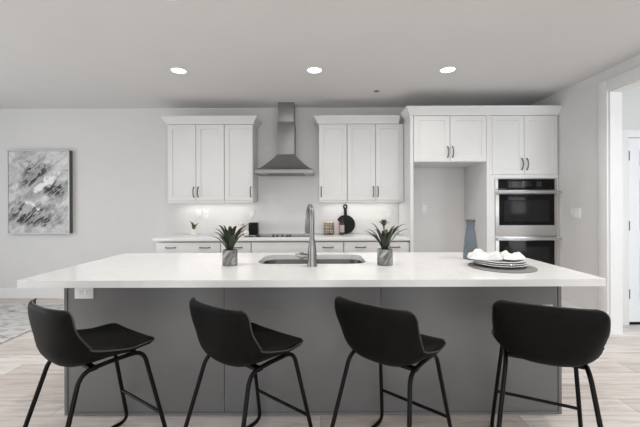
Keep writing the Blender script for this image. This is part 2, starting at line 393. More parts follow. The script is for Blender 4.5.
UB, UT = 1.385, 2.415
def upper(x0, x1, doors, label, yf, z0, z1, name='wall_cabinet', pz=None, rail=True, face=.0, group='white wall cabinets'):
    t = thing(name, label, 'cabinet', ((x0+x1)/2, YB, z0), group)
    g = .004
    obj('cabinet_box', MB().box(x0+.0008, x1-.0008, yf+.022, YB-.011, z0, z1), M['cab'], t)
    n = len(doors)
    for a0, a1, side in doors:
        d = obj('door', MB().door(a0+g, a1-g, z0+.004, z1-.004, yf), M['cab'], t)
        pull(a0+.03 if side < 0 else a1-.03, yf, (z0+.12) if pz is None else pz, True, .13, d)
    if rail: obj('light_rail', MB().box(x0-.0 , x1, yf-.006, yf+.016, z0-.026, z0-.001, .003), M['cab'], t)
    return t
yu = 4.54
upper(-2.045, -1.285, ((-2.045, -1.665, 1), (-1.665, -1.285, -1)), 'white two-door wall cabinet left of the range hood, above the tiny plant', yu, UB, UT)
upper(-1.283, -.90, ((-1.283, -.90, 1),), 'white single-door wall cabinet directly left of the steel range hood', yu, UB, UT)
upper(-.013, .366, ((-.013, .366, -1),), 'white single-door wall cabinet directly right of the steel range hood', yu, UB, UT)
upper(.368, 1.128, ((.368, .748, 1), (.748, 1.128, -1)), 'white two-door wall cabinet above the round black cutting board', yu, UB, UT)
prof = [(0, UT), (.010, UT), (.014, UT+.02), (.022, UT+.03), (.040, UT+.055), (.058, UT+.075), (.064, UT+.082), (.064, UT+.10), (-.01, UT+.10), (-.01, UT)]
def crown(path, label, pf):
    tag(obj('crown_molding', MB().crown(path, pf), M['cab']), label, 'molding', 'white crown moldings over the cabinets')
e = .0
crown([(-2.045, YB-.002), (-2.045, yu), (-.90, yu), (-.90, YB-.012)], 'white crown molding capping the wall cabinets left of the hood', prof)
crown([(-.013, YB-.012), (-.013, yu), (1.063, yu)], 'white crown molding capping the wall cabinets right of the hood', prof)
# tall refrigerator surround and oven cabinet
yt = 4.22; TT = 2.44
tag(obj('refrigerator_side_panel', MB().box(1.130, 1.168, yt+.004, YB-.012, .002, TT), M['cab']), 'tall white side panel left of the empty refrigerator alcove', 'panel')
upper(1.170, 2.083, ((1.170, 1.6265, 1), (1.6265, 2.083, -1)), 'white two-door cabinet above the empty refrigerator alcove', yt, 1.862, TT, 'refrigerator_cabinet', 1.985, False)
OX0, OX1 = 2.085, 2.977
t = thing('oven_cabinet', 'tall white cabinet housing the double wall oven', 'cabinet', ((OX0+OX1)/2, YB, 0))
OVX0, OVX1, OVZ0, OVZ1 = 2.185, 2.957, .40, 1.652
cb = MB().box(OX0, OX0+.038, yt+.004, YB-.012, .002, TT).box(OX1-.015, OX1, yt+.022, YB-.012, .002, TT)
cb.box(OX0+.038, OX1-.015, yt+.022, YB-.012, OVZ1+.003, TT).box(OX0+.038, OX1-.015, yt+.022, YB-.012, .10, OVZ0-.004).box(OX0+.038, OX1-.015, YB-.03, YB-.012, OVZ0-.004, OVZ1+.003)
cb.box(OX0+.038, OVX0+.004, yt+.0215, yt+.06, OVZ0-.004, OVZ1+.003)
obj('cabinet_box', cb, M['cab'], t)
obj('face_filler', MB().box(OX0+.039, OVX0-.002, yt+.002, yt+.021, OVZ0-.004, 1.70).box(OVX1+.002, OX1, yt+.002, yt+.021, OVZ0-.004, 1.70).box(OVX0-.002, OVX1+.002, yt+.002, yt+.021, OVZ1+.003, 1.70), M['cab'], t)
for a0, a1, sd in ((OX0+.066, 2.552, 1), (2.552, OX1-.006, -1)):
    d = obj('door', MB().door(a0+.0025, a1-.0025, 1.704, TT-.004, yt), M['cab'], t)
    pull(a1-.032 if sd > 0 else a0+.032, yt, 1.83, True, .14, d)
obj('stile', MB().box(OX0+.039, OX0+.066, yt+.004, yt+.021, 1.702, TT-.002), M['cab'], t)
d = obj('drawer_front', MB().door(OX0+.041, OX1-.004, .104, OVZ0-.008, yt), M['cab'], t); pull((OX0+OX1)/2, yt, .25, False, .16, d)
obj('filler_strip', MB().box(OX1+.0008, XR-.0008, yt+.024, yt+.05, .002, TT), M['cab'], t)
pt = [(0, TT), (.010, TT), (.014, TT+.02), (.022, TT+.03), (.040, TT+.06), (.056, TT+.082), (.060, TT+.088), (.060, TT+.105), (-.01, TT+.105), (-.01, TT)]
crown([(1.130, yu-.068), (1.130, yt), (XR-.001, yt)], 'white crown molding capping the tall oven and refrigerator cabinets', pt)

# ------------------------------------------------------------------ double oven
yo = yt - .012
t = thing('double_wall_oven', 'stainless steel double wall oven built into tall white cabinet', 'oven', ((OVX0+OVX1)/2, yo+.3, OVZ0))
obj('body', MB().box(OVX0+.006, OVX1-.006, yo+.03, yo+.55, OVZ0+.002, OVZ1), M['steelh'], t)
cp = obj('control_panel', MB().box(OVX0, OVX1, yo+.004, yo+.03, 1.505, OVZ1, .003), M['steelh'], t)
obj('panel_glass', MB().box(OVX0+.035, OVX1-.035, yo, yo+.006, 1.508, OVZ1-.008, .001), M['blackglass'], cp, 'black glass control panel')
for q in range(3):
  mk = MB()
  for i in range(3):
    for j in range(3): q == 0 and mk.box(2.40+i*.022, 2.412+i*.022, yo-.0006, yo+.001, 1.555+j*.022, 1.562+j*.022)
  for i in range(3):
    for j in range(3): q == 1 and mk.box(2.70+i*.022, 2.711+i*.022, yo-.0006, yo+.001, 1.555+j*.022, 1.562+j*.022)
  for i in range(4): q == 2 and mk.box(2.228+i*.024, 2.244+i*.024, yo-.0006, yo+.001, 1.516, 1.524)
  obj('key_markings', mk, M['mark'], cp, 'small pale grey key markings')
obj('display', MB().box(2.52, 2.63, yo-.0012, yo+.001, 1.55, 1.618), M['display'], cp, 'dark clock display')
def oven_door(z0, z1, lab):
    d = obj('oven_door', MB().box(OVX0, OVX1, yo-.004, yo+.028, z0, z1, .004), M['steelh'], t, lab)
    gz0, gz1 = z0+.135, z1-.045
    g = obj('door_glass', MB().box(OVX0+.042, OVX1-.042, yo-.0065, yo-.003, gz0, gz1, .001), M['blackglass'], d, 'black glass')
    obj('oven_window', MB().box(OVX0+.105, OVX1-.105, yo-.008, yo-.006, gz0+.045, gz1-.075, .0008), M['window_glass'], d, 'inner oven window')
    zh = z1-.022
    hb = MB().tube([(OVX0-.002, yo-.055, zh), (OVX1+.002, yo-.055, zh)], .0125, 14)
    for x in (OVX0+.02, OVX1-.02): hb.box(x-.012, x+.012, yo-.055, yo-.003, zh-.009, zh+.009, .003)
    obj('handle', hb, M['steelh'], d)
oven_door(.932, 1.500, 'upper oven door'); oven_door(.42, .922, 'lower oven door')
obj('vent_trim', MB().box(OVX0, OVX1, yo+.006, yo+.03, OVZ0, .417), M['steelh'], t)

# ------------------------------------------------------------------ base cabinets, counter, cooktop
yb = 4.262
def base(x0, x1, pulls, doors, label, drawer=True):
    t = thing('base_cabinet', label, 'cabinet', ((x0+x1)/2, YB, 0), 'white base cabinets under the back counter')
    obj('cabinet_box', MB().box(x0+.0008, x1-.0008, yb+.022, YB-.012, .10, .85).box(x0+.0008, x1-.0008, yb+.07, YB-.012, .85, .875).box(x0+.0008, x1-.0008, yb+.09, YB-.012, .002, .10), M['cab'], t)
    d = obj('drawer_front', MB().box(x0+.004, x1-.004, yb, yb+.019, .715, .858, .002), M['cab'], t)
    for px in pulls: pull(px, yb, .795, False, .125, d)
    n = doors; w_ = (x1-x0)/n
    for k in range(n):
        d = obj('door', MB().door(x0+k*w_+.003, x0+(k+1)*w_-.003, .108, .707, yb), M['cab'], t)
        pull(x0+(k+1)*w_-.033 if (k == 0 and n == 2) or n == 1 else x0+k*w_+.033, yb, .62, True, .125, d)
base(-2.07, -1.258, (-1.885, -1.455), 2, 'wide white base cabinet at the left end of the back counter')
base(-1.256, -.872, (-1.05,), 1, 'narrow white base cabinet directly left of the cooktop cabinet')
base(-.870, -.062, (), 2, 'white base cabinet under the cooktop, drawer front without pulls')
base(-.060, .298, (.10,), 1, 'narrow white base cabinet below the wire basket')
base(.300, 1.128, (.51, .94), 2, 'wide white base cabinet at the right end beside the refrigerator panel')
mb = MB().box(-2.105, 1.128, 4.235, YB-.010, .877, .915, .004)
tag(obj('back_countertop', mb, M['quartz']), 'long white quartz worktop running along the back wall', 'countertop')
t = thing('cooktop', 'black glass electric cooktop with front knobs under the hood', 'cooktop', (-.47, 4.55, .915))
obj('glass_top', MB().box(-.85, -.09, 4.285, 4.80, .9155, .922, .002), M['cook'], t)
for a0 in (4.279, 4.80): obj('edge_trim', MB().box(-.853, -.087, a0, a0+.0055, .9155, .924), M['steelh'], t, 'thin steel edge')
for i, x in enumerate((-.60, -.55, -.485, -.42, -.385)):
    obj('knob', MB().lathe([(.017, .922), (.0165, .928), (.014, .944), (.012, .946)], (x, 4.345, 0), 18), M['slot'], t)
for x, y, r in ((-.66, 4.66, .09), (-.28, 4.66, .075), (-.66, 4.47, .06), (-.30, 4.47, .09)):
    bu = MB(); bu.rings([[(x+q*math.cos(a*PI/16), y+q*math.sin(a*PI/16), .9223) for a in range(32)] for q in (r, r-.003)], cap0=False, cap1=False)
    obj('burner_ring', bu, M['mark'], t, 'thin grey printed burner rings')

# ------------------------------------------------------------------ range hood
hx = -.46
t = thing('range_hood', 'stainless steel chimney range hood between the white wall cabinets', 'range hood', (hx, YB-.01, 1.735))
yw = YB-.010; yh0 = 4.375
def rc(hw, yf, z): return [(hx-hw, yf, z), (hx+hw, yf, z), (hx+hw, yw, z), (hx-hw, yw, z)]
secs = [(.380, yh0, 1.742), (.380, yh0, 1.788)]
for i in range(1, 9):
    u = i/8; s_ = u**.82
    secs.append((.380+(.117-.380)*s_, yh0+(4.585-yh0)*s_, 1.788+.227*(u**1.12)))
obj('canopy', MB() if False else (lambda mb: (mb.rings([rc(*q) for q in secs], cap0=False), mb)[1])(MB()), M['hood'], t, ang=25)
un = MB().box(hx-.374, hx+.374, yh0+.006, yw, 1.752, 1.757)
obj('underside', un, M['steelh'], t)
obj('filter', MB().box(hx-.25, hx-.004, yh0+.09, yw-.08, 1.744, 1.752, .002).box(hx+.004, hx+.25, yh0+.09, yw-.08, 1.744, 1.752, .002), M['nickel'], t, 'mesh grease filters')
for s_ in (-1, 1): obj('hood_lamp', MB().lathe([(.03, 1.746), (.03, 1.752)], (hx+s_*.22, yh0+.05, 0), 18), M['alu'], t)
obj('button_strip', (lambda mb: [mb.lathe([(.006, 0), (.006, .004)], (hx-.06+k*.03, yh0, 1.766), 10, axis='y') for k in range(5)] and mb)(MB()), M['nickel'], t)
obj('chimney', MB().box(hx-.116, hx+.116, 4.588, yw, 2.008, 2.46, .003), M['hood'], t)
obj('chimney_extension', MB().box(hx-.109, hx+.109, 4.596, yw, 2.46, ZC-.002, .003), M['hood'], t)

# ------------------------------------------------------------------ island
IX0, IX1, IY0, IY1 = -1.628, 1.532, 2.146, 2.915
t = thing('kitchen_island', 'long charcoal grey kitchen island base in front of the stools', 'island', ((IX0+IX1)/2, (IY0+IY1)/2, 0))
obj('end_panel', MB().box(IX0, IX0+.02, IY0, IY1, .002, .873, .0015), M['island'], t); obj('end_panel', MB().box(IX1-.02, IX1, IY0, IY1, .002, .873, .0015), M['island'], t)
xs = (IX0+.022, -.612, .386, IX1-.022)
for a0, a1 in zip(xs, xs[1:]): obj('back_panel', MB().box(a0+.0015, a1-.0015, IY0+.004, IY0+.022, .002, .873, .001), M['island'], t)
obj('base_strip', MB().box(IX0+.022, IX1-.022, IY0-.003, IY0+.0035, .002, .018), M['island'], t)
obj('kitchen_side_front', MB().box(IX0+.021, IX1-.021, IY1-.02, IY1-.001, .10, .873).box(IX0+.021, IX1-.021, IY1-.08, IY1-.06, .002, .10), M['island'], t)
CX0, CX1, CY0, CY1, CZ0, CZ1 = -1.708, 1.610, 1.89, 2.956, .875, .915
SX0, SX1, SY0, SY1 = -.455, .335, 2.40, 2.845
def slab():
    mb = MB(); b = mb.bm
    for loop in (rrect(CX0, CX1, CY0, CY1, .022), rrect(SX0, SX1, SY0, SY1, .10, 8)):
        vs = [b.verts.new((x, y, CZ0)) for x, y in loop]
        for i in range(len(vs)): b.edges.new((vs[i], vs[(i+1) % len(vs)]))
    bmesh.ops.triangle_fill(b, edges=b.edges[:], use_beauty=True)
    r = bmesh.ops.extrude_face_region(b, geom=b.faces[:])
    bmesh.ops.translate(b, vec=(0, 0, CZ1-CZ0), verts=[v for v in r['geom'] if isinstance(v, bmesh.types.BMVert)])
    return mb
tag(obj('island_countertop', slab(), M['quartz']), 'long white quartz slab on the charcoal island, overhanging the stools', 'countertop')
# sink
t = thing('sink', 'undermount stainless steel sink set in the white island counter', 'sink', (-.06, 2.62, .65))
def basin():
    mb = MB(); R = []
    for dx, z, r in ((-.012, .8735, .112), (.004, .8735, .10), (.006, .868, .10), (.012, .72, .095), (.02, .69, .09), (.05, .668, .07), (.12, .662, .05)):
        R.append([(x, y, z) for x, y in rrect(SX0+dx, SX1-dx, SY0+dx, SY1-dx, r, 8)])
    mb.rings(R, cap0=False); return mb
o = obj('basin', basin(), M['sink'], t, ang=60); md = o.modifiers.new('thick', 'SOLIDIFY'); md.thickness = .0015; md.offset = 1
obj('drain', MB().lathe([(.05, .663), (.05, .666), (.038, .666), (.034, .664)], (-.06, 2.68, 0), 24), M['steelh'], t)
# faucet
fx, fy = -.055, 2.318
t = thing('faucet', 'tall brushed steel pull-down faucet standing in front of the sink', 'faucet', (fx, fy, .915))
obj('faucet_base', MB().lathe([(.034, .9155), (.034, .922), (.0315, .927), (.0315, .95), (.031, 1.0), (.027, 1.045), (.021, 1.075), (.019, 1.085), (.019, 1.098)], (fx, fy, 0), 28), M['faucet'], t)
dv = Vector((-.20, .98, 0)).normalized(); c0 = Vector((fx, fy, 0)); r = .080
pts = [c0+Vector((0,0,1.095)), c0+Vector((0,0,1.17)), c0+Vector((0,0,1.246))]
for k in range(1, 15):
    a = PI - k/14*PI*1.02; pts.append(c0 + dv*(r+r*math.cos(a)) + Vector((0,0,1.246+r*math.sin(a))))
obj('neck', MB().tube(pts, .0165, 16, up=(1,0,0)), M['faucet'], t)
e = pts[-1]; dn = (pts[-1]-pts[-2]).normalized()
obj('spray_head', MB().tube([e-dn*.002, e+dn*.012, e+dn*.03, e+dn*.095, e+dn*.115], [.0175, .020, .021, .026, .022], 18), M['nickel'], t)
hz = .985
hd = MB().lathe([(.017, -.028), (.018, -.055), (.026, -.057), (.026, -.086), (.012, -.090)], (fx, fy, hz), 16, axis='x')
hd.tube([(fx-.07, fy, hz), (fx-.085, fy-.01, hz+.004), (fx-.115, fy-.012, hz+.008)], [.013, .012, .010], 10)
obj('handle', hd, M['faucet'], t)

# ------------------------------------------------------------------ plants
def leafmesh(mb, base_, tip, w, bow, n=10):
    B = Vector(base_); T = Vector(tip); d = T-B
    side = Vector((-d.y, d.x, 0)); side = side.normalized() if side.length > .004 else Vector((1, 0, 0))
    ctrl = B + Vector((d.x*bow, d.y*bow, d.z*(1.06-.12*bow)))
    pts = bez((B, ctrl, T), n); rings = []
    for i, p in enumerate(pts):
        u = i/n; ww = w*(.55+.45*math.sin(min(1, u*1.8)*PI/2))*(1-u**3.4)+.0006
        tg = (pts[min(i+1, n)]-pts[max(i-1, 0)]).normalized(); nr = side.cross(tg).normalized()
        if nr.z < 0: nr = -nr
        th = .0016*(1-.7*u)
        rings.append([p-side*ww+nr*ww*.35, p+nr*th, p+side*ww+nr*ww*.35, p-nr*th])
    mb.rings(rings)
def plant(name, label, x, y, z, r, h, tips, lm, pm, w, bow=.35, group=None, ext=1.0):
    t = thing(name, label, 'plant', (x, y, z), group)
    z += .0008
    obj('pot', MB().lathe([(r*.95, z), (r, z+.004), (r, z+h-.002), (r-.003, z+h), (r-.007, z+h-.002), (r-.008, z+h-.02), (r-.009, z+h-.03)], (x, y, 0), 36, cap1=False), pm, t)
    obj('soil', MB().lathe([(r-.009, z+h-.03), (r-.0095, z+h-.014), (r*.5, z+h-.011), (.004, z+h-.010)], (x, y, 0), 24), M['soil'], t)
    mb = MB()
    for dx, dy, dz, k in tips:
        a = math.atan2(dy, dx) if dx or dy else 0; rr = min(.014, r*.3)
        leafmesh(mb, (x+rr*math.cos(a), y+rr*math.sin(a), z+h-.014), (x+dx*ext, y+dy*ext, z+h+dz*(ext*.5+.5)), w*k, bow)
    obj('foliage', mb, lm, t, ang=60); return t
plant('potted_succulent', 'spiky green plant in grey marbled pot, left of the sink', -.63, 2.36, .915, .0515, .108,
      [(-.130,-.02,.092,.9), (-.118,.04,.112,.8), (-.077,.03,.150,1.15), (-.060,-.04,.162,1.1), (-.012,.05,.150,1), (.012,-.02,.146,1.15), (.030,.03,.152,1),
       (.128,.02,.165,1.0), (.118,-.035,.132,.95), (.075,.06,.14,1), (-.04,.09,.11,1), (.05,-.09,.10,1), (-.06,-.08,.09,.9), (.095,.07,.10,.9), (-.035,-.03,.160,1.1), (.055,-.03,.155,1.1), (-.095,.0,.135,1), (.10,.01,.15,1), (.0,-.05,.13,1.1)], M['leaf'], M['pot'], .0165, .40, 'potted plants on the island', 1.14)
t = plant('potted_bromeliad', 'green strappy plant with a bloom stalk in grey marbled pot, right of the sink', .452, 2.36, .915, .053, .110,
      [(-.140,.01,.118,.9), (-.125,-.04,.100,.9), (-.083,.03,.165,.9), (-.012,.03,.115,1), (.135,.02,.158,.9), (.142,-.03,.130,.9), (.078,.05,.145,.9), (.10,.05,.12,.9),
       (-.06,-.07,.11,1), (.045,-.08,.11,1), (.03,.09,.12,1), (-.05,.09,.12,.9), (.06,-.03,.135,.9), (-.10,.06,.10,.9), (-.055,.0,.135,1), (.105,.0,.150,1), (-.11,.02,.125,1), (.03,-.05,.12,1.1), (-.02,-.06,.11,1.1)], M['leaf'], M['pot'], .0155, .38, 'potted plants on the island', 1.14)
bx_, by_, bz_ = .446, 2.365, 1.186
br = MB().tube(bez(((.452, 2.36, 1.012), (.450, 2.36, 1.09), (bx_, by_, bz_)), 6), [.005, .005, .0045, .004, .004, .0045, .006], 8)
for k in range(16):
    a = k*2.4; q = .25+.75*(k/15); rr = .052*q
    leafmesh(br, (bx_, by_, bz_-.006+.012*(1-q)), (bx_+rr*math.cos(a), by_+rr*math.sin(a), bz_+.014+.040*(1-q*.75)), .0095, .6, 5)
obj('bloom', br, M['bloom'], t, 'olive brown bloom on stalk', ang=60)
plant('potted_seedling', 'tiny green plant in white pot on the back counter', -1.757, 4.70, .915, .046, .082,
      [(-.062,.0,.105,1), (-.035,.02,.09,1), (.082,.0,.080,1), (.045,-.02,.065,1), (.02,.03,.06,1), (-.02,-.03,.05,1), (.0,.0,.06,1)], M['leafyoung'], M['whitepot'], .020, .35)

# ------------------------------------------------------------------ vase, placemat, plates, napkins
vx, vy = 1.152, 2.588
vp = [(.050, .9158), (.0545, .9185), (.0555, .93), (.052, .98), (.044, 1.06), (.0345, 1.13), (.031, 1.16), (.031, 1.185), (.034, 1.203)]
t = thing('glass_vase', 'tall blue-grey glass carafe with narrow neck on the island', 'vase', (vx, vy, .915))
obj('vessel', MB().lathe(vp + [(.0305, 1.203), (.0275, 1.185), (.0275, 1.16), (.031, 1.13), (.0405, 1.06), (.0485, .98), (.051, .935), (.045, .926)], (vx, vy, 0), 40), M['glass'], t, ang=50)
obj('rim', MB().lathe([(.0345, 1.2035), (.0358, 1.208), (.0358, 1.214), (.033, 1.217), (.030, 1.213), (.0300, 1.2035)], (vx, vy, 0), 40), M['brownrim'], t, 'brown rim')
px_, py_ = 1.208, 2.255
pm = MB().lathe([(.2035, 0), (.206, .0015), (.206, .0035), (.2035, .005), (.13, .0055), (.01, .0055)], (0, 0, 0), 56)
o = tag(obj('placemat', pm, M['mat']), 'round grey woven placemat under the white plates', 'placemat'); o.location = (px_, py_, .9155)
def plate(label, r, x, y, z):
    t = obj('dinner_plate', MB().lathe([(r*.55, 0), (r*.56, .004), (r*.70, .0055), (r*.97, .0155), (r, .0185), (r*.985, .0205), (r*.95, .0195), (r*.70, .0105), (r*.55, .0075), (.01, .0070)], (0,0,0), 56), M['plate'], None, ang=50)
    tag(t, label, 'plate', 'white plates stacked on the placemat'); t.location = (x, y, z); return t
plx, ply = 1.212, 2.285
plate('largest white plate, at the bottom of the stack on the grey placemat', .163, plx, ply, .9215)
plate('white plate in the middle of the stack on the grey placemat', .158, plx+.002, ply, .9335)
plate('white plate at the top of the stack, directly beneath the napkins', .152, plx, ply+.001, .9455)
def napkin(label, cx_, cy_, z, rot, ln, wd, hgt, seed, droop=0):
    rnd = random.Random(seed); mb = MB(); b = mb.bm; nu, nv = 26, 16; top = []; bot = []
    ph = [rnd.uniform(0, 6) for _ in range(6)]
    for i in range(nu+1):
        u = i/nu*2-1; rt = []; rb = []
        for j in range(nv+1):
            v = j/nv*2-1
            wx = wd*(.72+.28*math.cos(u*1.4+.3)+.07*math.sin(3*u+ph[0])); xx = u*ln*(1-.10*abs(v)**2) ; yy = v*wx*(1+.05*math.sin(4*u+ph[1]))
            e_ = max(abs(u), abs(v)); body = max(0, 1-e_**5)**.5
            fold = .30 + .55*(1-abs(math.sin(3.1*v+1.3*u+ph[2])))**1.3 - .10*math.sin(9*v+2*u+ph[5]) + .26*math.sin(8*v-3.6*u+ph[3]) + .12*math.sin(5*u+ph[4])
            hh = hgt*max(.10, fold)*body
            dz = 0
            if droop: 
                q = max(0, -u-.55); dz = -droop*q*q*5
            x = xx*math.cos(rot)-yy*math.sin(rot); y = xx*math.sin(rot)+yy*math.cos(rot)
            rt.append(b.verts.new((x, y, .003+hh+dz))); rb.append(b.verts.new((x, y, dz+(.0 if e_ < .98 else .002))))
        top.append(rt); bot.append(rb)
    for i in range(nu):
        for j in range(nv):
            b.faces.new((top[i][j], top[i+1][j], top[i+1][j+1], top[i][j+1])); b.faces.new((bot[i][j+1], bot[i+1][j+1], bot[i+1][j], bot[i][j]))
    for i in range(nu):
        b.faces.new((top[i+1][0], top[i][0], bot[i][0], bot[i+1][0])); b.faces.new((top[i][nv], top[i+1][nv], bot[i+1][nv], bot[i][nv]))
    for j in range(nv):
        b.faces.new((top[0][j], top[0][j+1], bot[0][j+1], bot[0][j])); b.faces.new((top[nu][j+1], top[nu][j], bot[nu][j], bot[nu][j+1]))
    o = obj('napkin', mb, M['napkin'], None, ang=60); tag(o, label, 'napkin', 'white napkins on the plates'); o.location = (cx_, cy_, z); return o
napkin('crumpled white napkin lying on the left side of the plates beside the vase', 1.118, 2.30, .9665, -.28, .108, .085, .052, 3)
napkin('folded white napkin lying on the right side of the plates near the ovens', 1.305, 2.30, .9665, -.20, .076, .085, .042, 11)

# ------------------------------------------------------------------ things on the back counter
t = thing('canister', 'cream ceramic canister left of the black box on the back counter', 'canister', (-1.12, 4.72, .915))
obj('body', MB().lathe([(.056, .916), (.060, .92), (.060, 1.05), (.056, 1.056)], (-1.12, 4.72, 0), 28), M['cream'], t)
obj('lid', MB().lathe([(.058, 1.0565), (.061, 1.06), (.061, 1.075), (.05, 1.080), (.004, 1.081)], (-1.12, 4.72, 0), 28), M['cream'], t)
o = tag(obj('canister', MB().box(-.987, -.868, 4.66, 4.78, .916, 1.083, .004), M['blackwood']), 'matte black square canister beside the cooktop', 'canister')
t = thing('jug', 'small white round jug before the black square canister', 'jug', (-1.005, 4.60, .915))
obj('body', MB().lathe([(.024, .916), (.034, .925), (.038, .945), (.034, .97), (.024, .99), (.026, 1.002), (.022, 1.0), (.02, .985)], (-1.005, 4.60, 0), 24), M['whitepot'], t)
obj('handle', MB().tube(bez(((-1.037, 4.60, .985), (-1.085, 4.60, .99), (-1.08, 4.60, .93), (-1.039, 4.60, .935)), 8), .005, 8), M['whitepot'], t)
o = tag(obj('spoon_rest', MB().box(-.06, .06, -.035, .035, 0, .006, .002), M['blackwood']), 'flat black spoon rest at the left corner of the cooktop', 'spoon rest')
o.location = (-.925, 4.40, .9155); o.rotation_euler = (0, 0, .5)
# wire basket with fruit, pink carton, bottle, cutting board
bx0, bx1, by0, by1, bz0, bz1 = .055, .180, 4.64, 4.76, .917, 1.075
t = thing('wire_basket', 'small dark wire basket holding fruit on the back counter', 'basket', ((bx0+bx1)/2, 4.70, .915))
wm = MB()
for z in [bz0+.003+k*(bz1-bz0-.004)/4 for k in range(5)]: wm.tube([(bx0,by0,z),(bx1,by0,z),(bx1,by1,z),(bx0,by1,z)], .0027, 6, closed=True)
for k in range(6):
    x = bx0+(bx1-bx0)*k/5; y = by0+(by1-by0)*k/5
    for yy in (by0, by1): wm.tube([(x, yy, bz0+.001), (x, yy, bz1)], .0027, 6)
    for xx in (bx0, bx1): wm.tube([(xx, y, bz0+.001), (xx, y, bz1)], .0027, 6)
    wm.tube([(x, by0, bz0+.003), (x, by1, bz0+.003)], .002, 6)
obj('wire_cage', wm, M['wire'], t)
for i, (x, y, z, lb) in enumerate(((.088, 4.675, .957, 'front left'), (.148, 4.675, .957, 'front right'), (.088, 4.727, .962, 'back left'), (.148, 4.727, .962, 'back right'), (.092, 4.69, 1.017, 'middle left'), (.145, 4.71, 1.022, 'middle right'), (.100, 4.70, 1.078, 'top left'), (.143, 4.69, 1.080, 'top right'))):
    r = .028
    t2 = thing('peach', 'pale orange fruit in the wire basket, %s of the pile' % lb, 'fruit', (x, y, z-r), 'fruit in the wire basket')
    obj('flesh', MB().lathe([(.004, z-r)] + [(r*math.sin(k*PI/10), z-r*math.cos(k*PI/10)) for k in range(1, 10)] + [(.003, z+r*.93)], (x, y, 0), 18), M['peach'], t2)
    obj('stem', MB().tube([(x, y, z+r*.9), (x+.004, y, z+r*.9+.012)], .0018, 6), M['brownrim'], t2)
t = thing('carton', 'pale pink carton between the wire basket and dark bottle', 'carton', (.232, 4.73, .915))
obj('body', MB().box(.198, .266, 4.70, 4.76, .916, 1.10, .003), M['pink'], t)
obj('cap', MB().lathe([(.014, 1.1), (.014, 1.115)], (.232, 4.73, 0), 14), M['pink'], t)
t = thing('bottle', 'dark bottle with beige label before the black cutting board', 'bottle', (.300, 4.66, .915))
obj('glass', MB().lathe([(.030, .916), (.033, .92), (.033, 1.075), (.028, 1.10), (.017, 1.115), (.015, 1.12), (.015, 1.13)], (.300, 4.66, 0), 24), M['bottle'], t)
obj('cap', MB().lathe([(.017, 1.1305), (.017, 1.147), (.014, 1.149)], (.300, 4.66, 0), 18), M['black'], t)
obj('paper_label', MB().lathe([(.0334, .95), (.0338, .951), (.0338, 1.05), (.0334, 1.051)], (.300, 4.66, 0), 24, cap0=False, cap1=False), M['beige'], t, 'beige paper label')
# cutting board leaning on the splash
def board():
    mb = MB(); b = mb.bm; loops = []; R = .135; cz = R
    out = []
    a0 = math.asin(.022/R)
    for k in range(49):
        a = PI/2+a0 + (2*PI-2*a0)*k/48; out.append((R*math.cos(a), cz+R*math.sin(a)))
    out += [(.022, 2*R+.03), (.020, 2*R+.07)] + [(.032*math.cos(a), 2*R+.118+.040*math.sin(a)) for a in [-.95+k*(PI+1.9)/12 for k in range(13)]] + [(-.020, 2*R+.07), (-.022, 2*R+.03)]
    hole = [(.013*math.cos(k*PI/8), 2*R+.122+.018*math.sin(k*PI/8)) for k in range(16)]
    for loop in (out, hole):
        vs = [b.verts.new((x, 0, z)) for x, z in loop]
        for i in range(len(vs)): b.edges.new((vs[i], vs[(i+1) % len(vs)]))
    bmesh.ops.triangle_fill(b, edges=b.edges[:], use_beauty=True)
    r_ = bmesh.ops.extrude_face_region(b, geom=b.faces[:])
    bmesh.ops.translate(b, vec=(0, .016, 0), verts=[v for v in r_['geom'] if isinstance(v, bmesh.types.BMVert)])
    return mb
o = tag(obj('cutting_board', board(), M['blackwood']), 'round black cutting board with looped handle leaning on the white tile', 'cutting board')
o.location = (.362, 4.765, .918); o.rotation_euler = (-math.radians(11), 0, 0)

# ------------------------------------------------------------------ switches and outlets
def outlet(name, label, x, z, w_=.07, h_=.115, y=YB-.009, horizontal=False, kind='outlet', ngang=1, group=None):
    t = thing(name, label, kind, (x, y, z), group)
    if horizontal: w_, h_ = h_, w_
    obj('cover_plate', MB().box(x-w_/2, x+w_/2, y-.006, y-.0005, z-h_/2, z+h_/2, .0015), M['plastic'], t)
    if kind == 'outlet':
        for s_ in (-1, 1):
            c = (x+s_*.021, z) if horizontal else (x, z+s_*.021)
            so = obj('socket', MB().box(c[0]-.0155, c[0]+.0155, y-.0085, y-.006, c[1]-.0155, c[1]+.0155, .001), M['plastic'], t)
            for q in (-1, 1):
                if horizontal: sl = MB().box(c[0]-.004, c[0]+.004, y-.0092, y-.0086, c[1]+q*.007-.0012, c[1]+q*.007+.0012)
                else: sl = MB().box(c[0]+q*.007-.0012, c[0]+q*.007+.0012, y-.0092, y-.0086, c[1]-.004, c[1]+.004)
                obj('slot', sl, M['slot'], so)
    else:
        for k in range(ngang):
            xx = x+(k-(ngang-1)/2)*.046
            obj('rocker', MB().box(xx-.016, xx+.016, y-.010, y-.0055, z-.033, z+.033, .002), M['plastic'], t)
    return t
outlet('light_switch', 'white switch plate on tile above the tiny potted plant', -1.745, 1.205, kind='switch')
outlet('wall_outlet', 'white outlet plate on tile right of the switch plate, under the left cabinets', -1.640, 1.19, group=None)
outlet('wall_outlet', 'white outlet plate on tile above the black square canister', -.975, 1.195)
outlet('wall_outlet', 'white outlet plate on tile above the bromeliad, beside the right panel', .985, 1.195)
outlet('wall_outlet', 'white outlet plate on the back wall of the refrigerator alcove', 1.50, 1.265, y=YB)
outlet('wall_outlet', 'white horizontal outlet under the counter at the left end of the island', -1.50, .783, .078, .118, IY0+.004, True)
outlet('wall_outlet', 'white horizontal outlet on the island partly hidden behind the rightmost stool', 1.416, .656, .078, .118, IY0+.004, True)
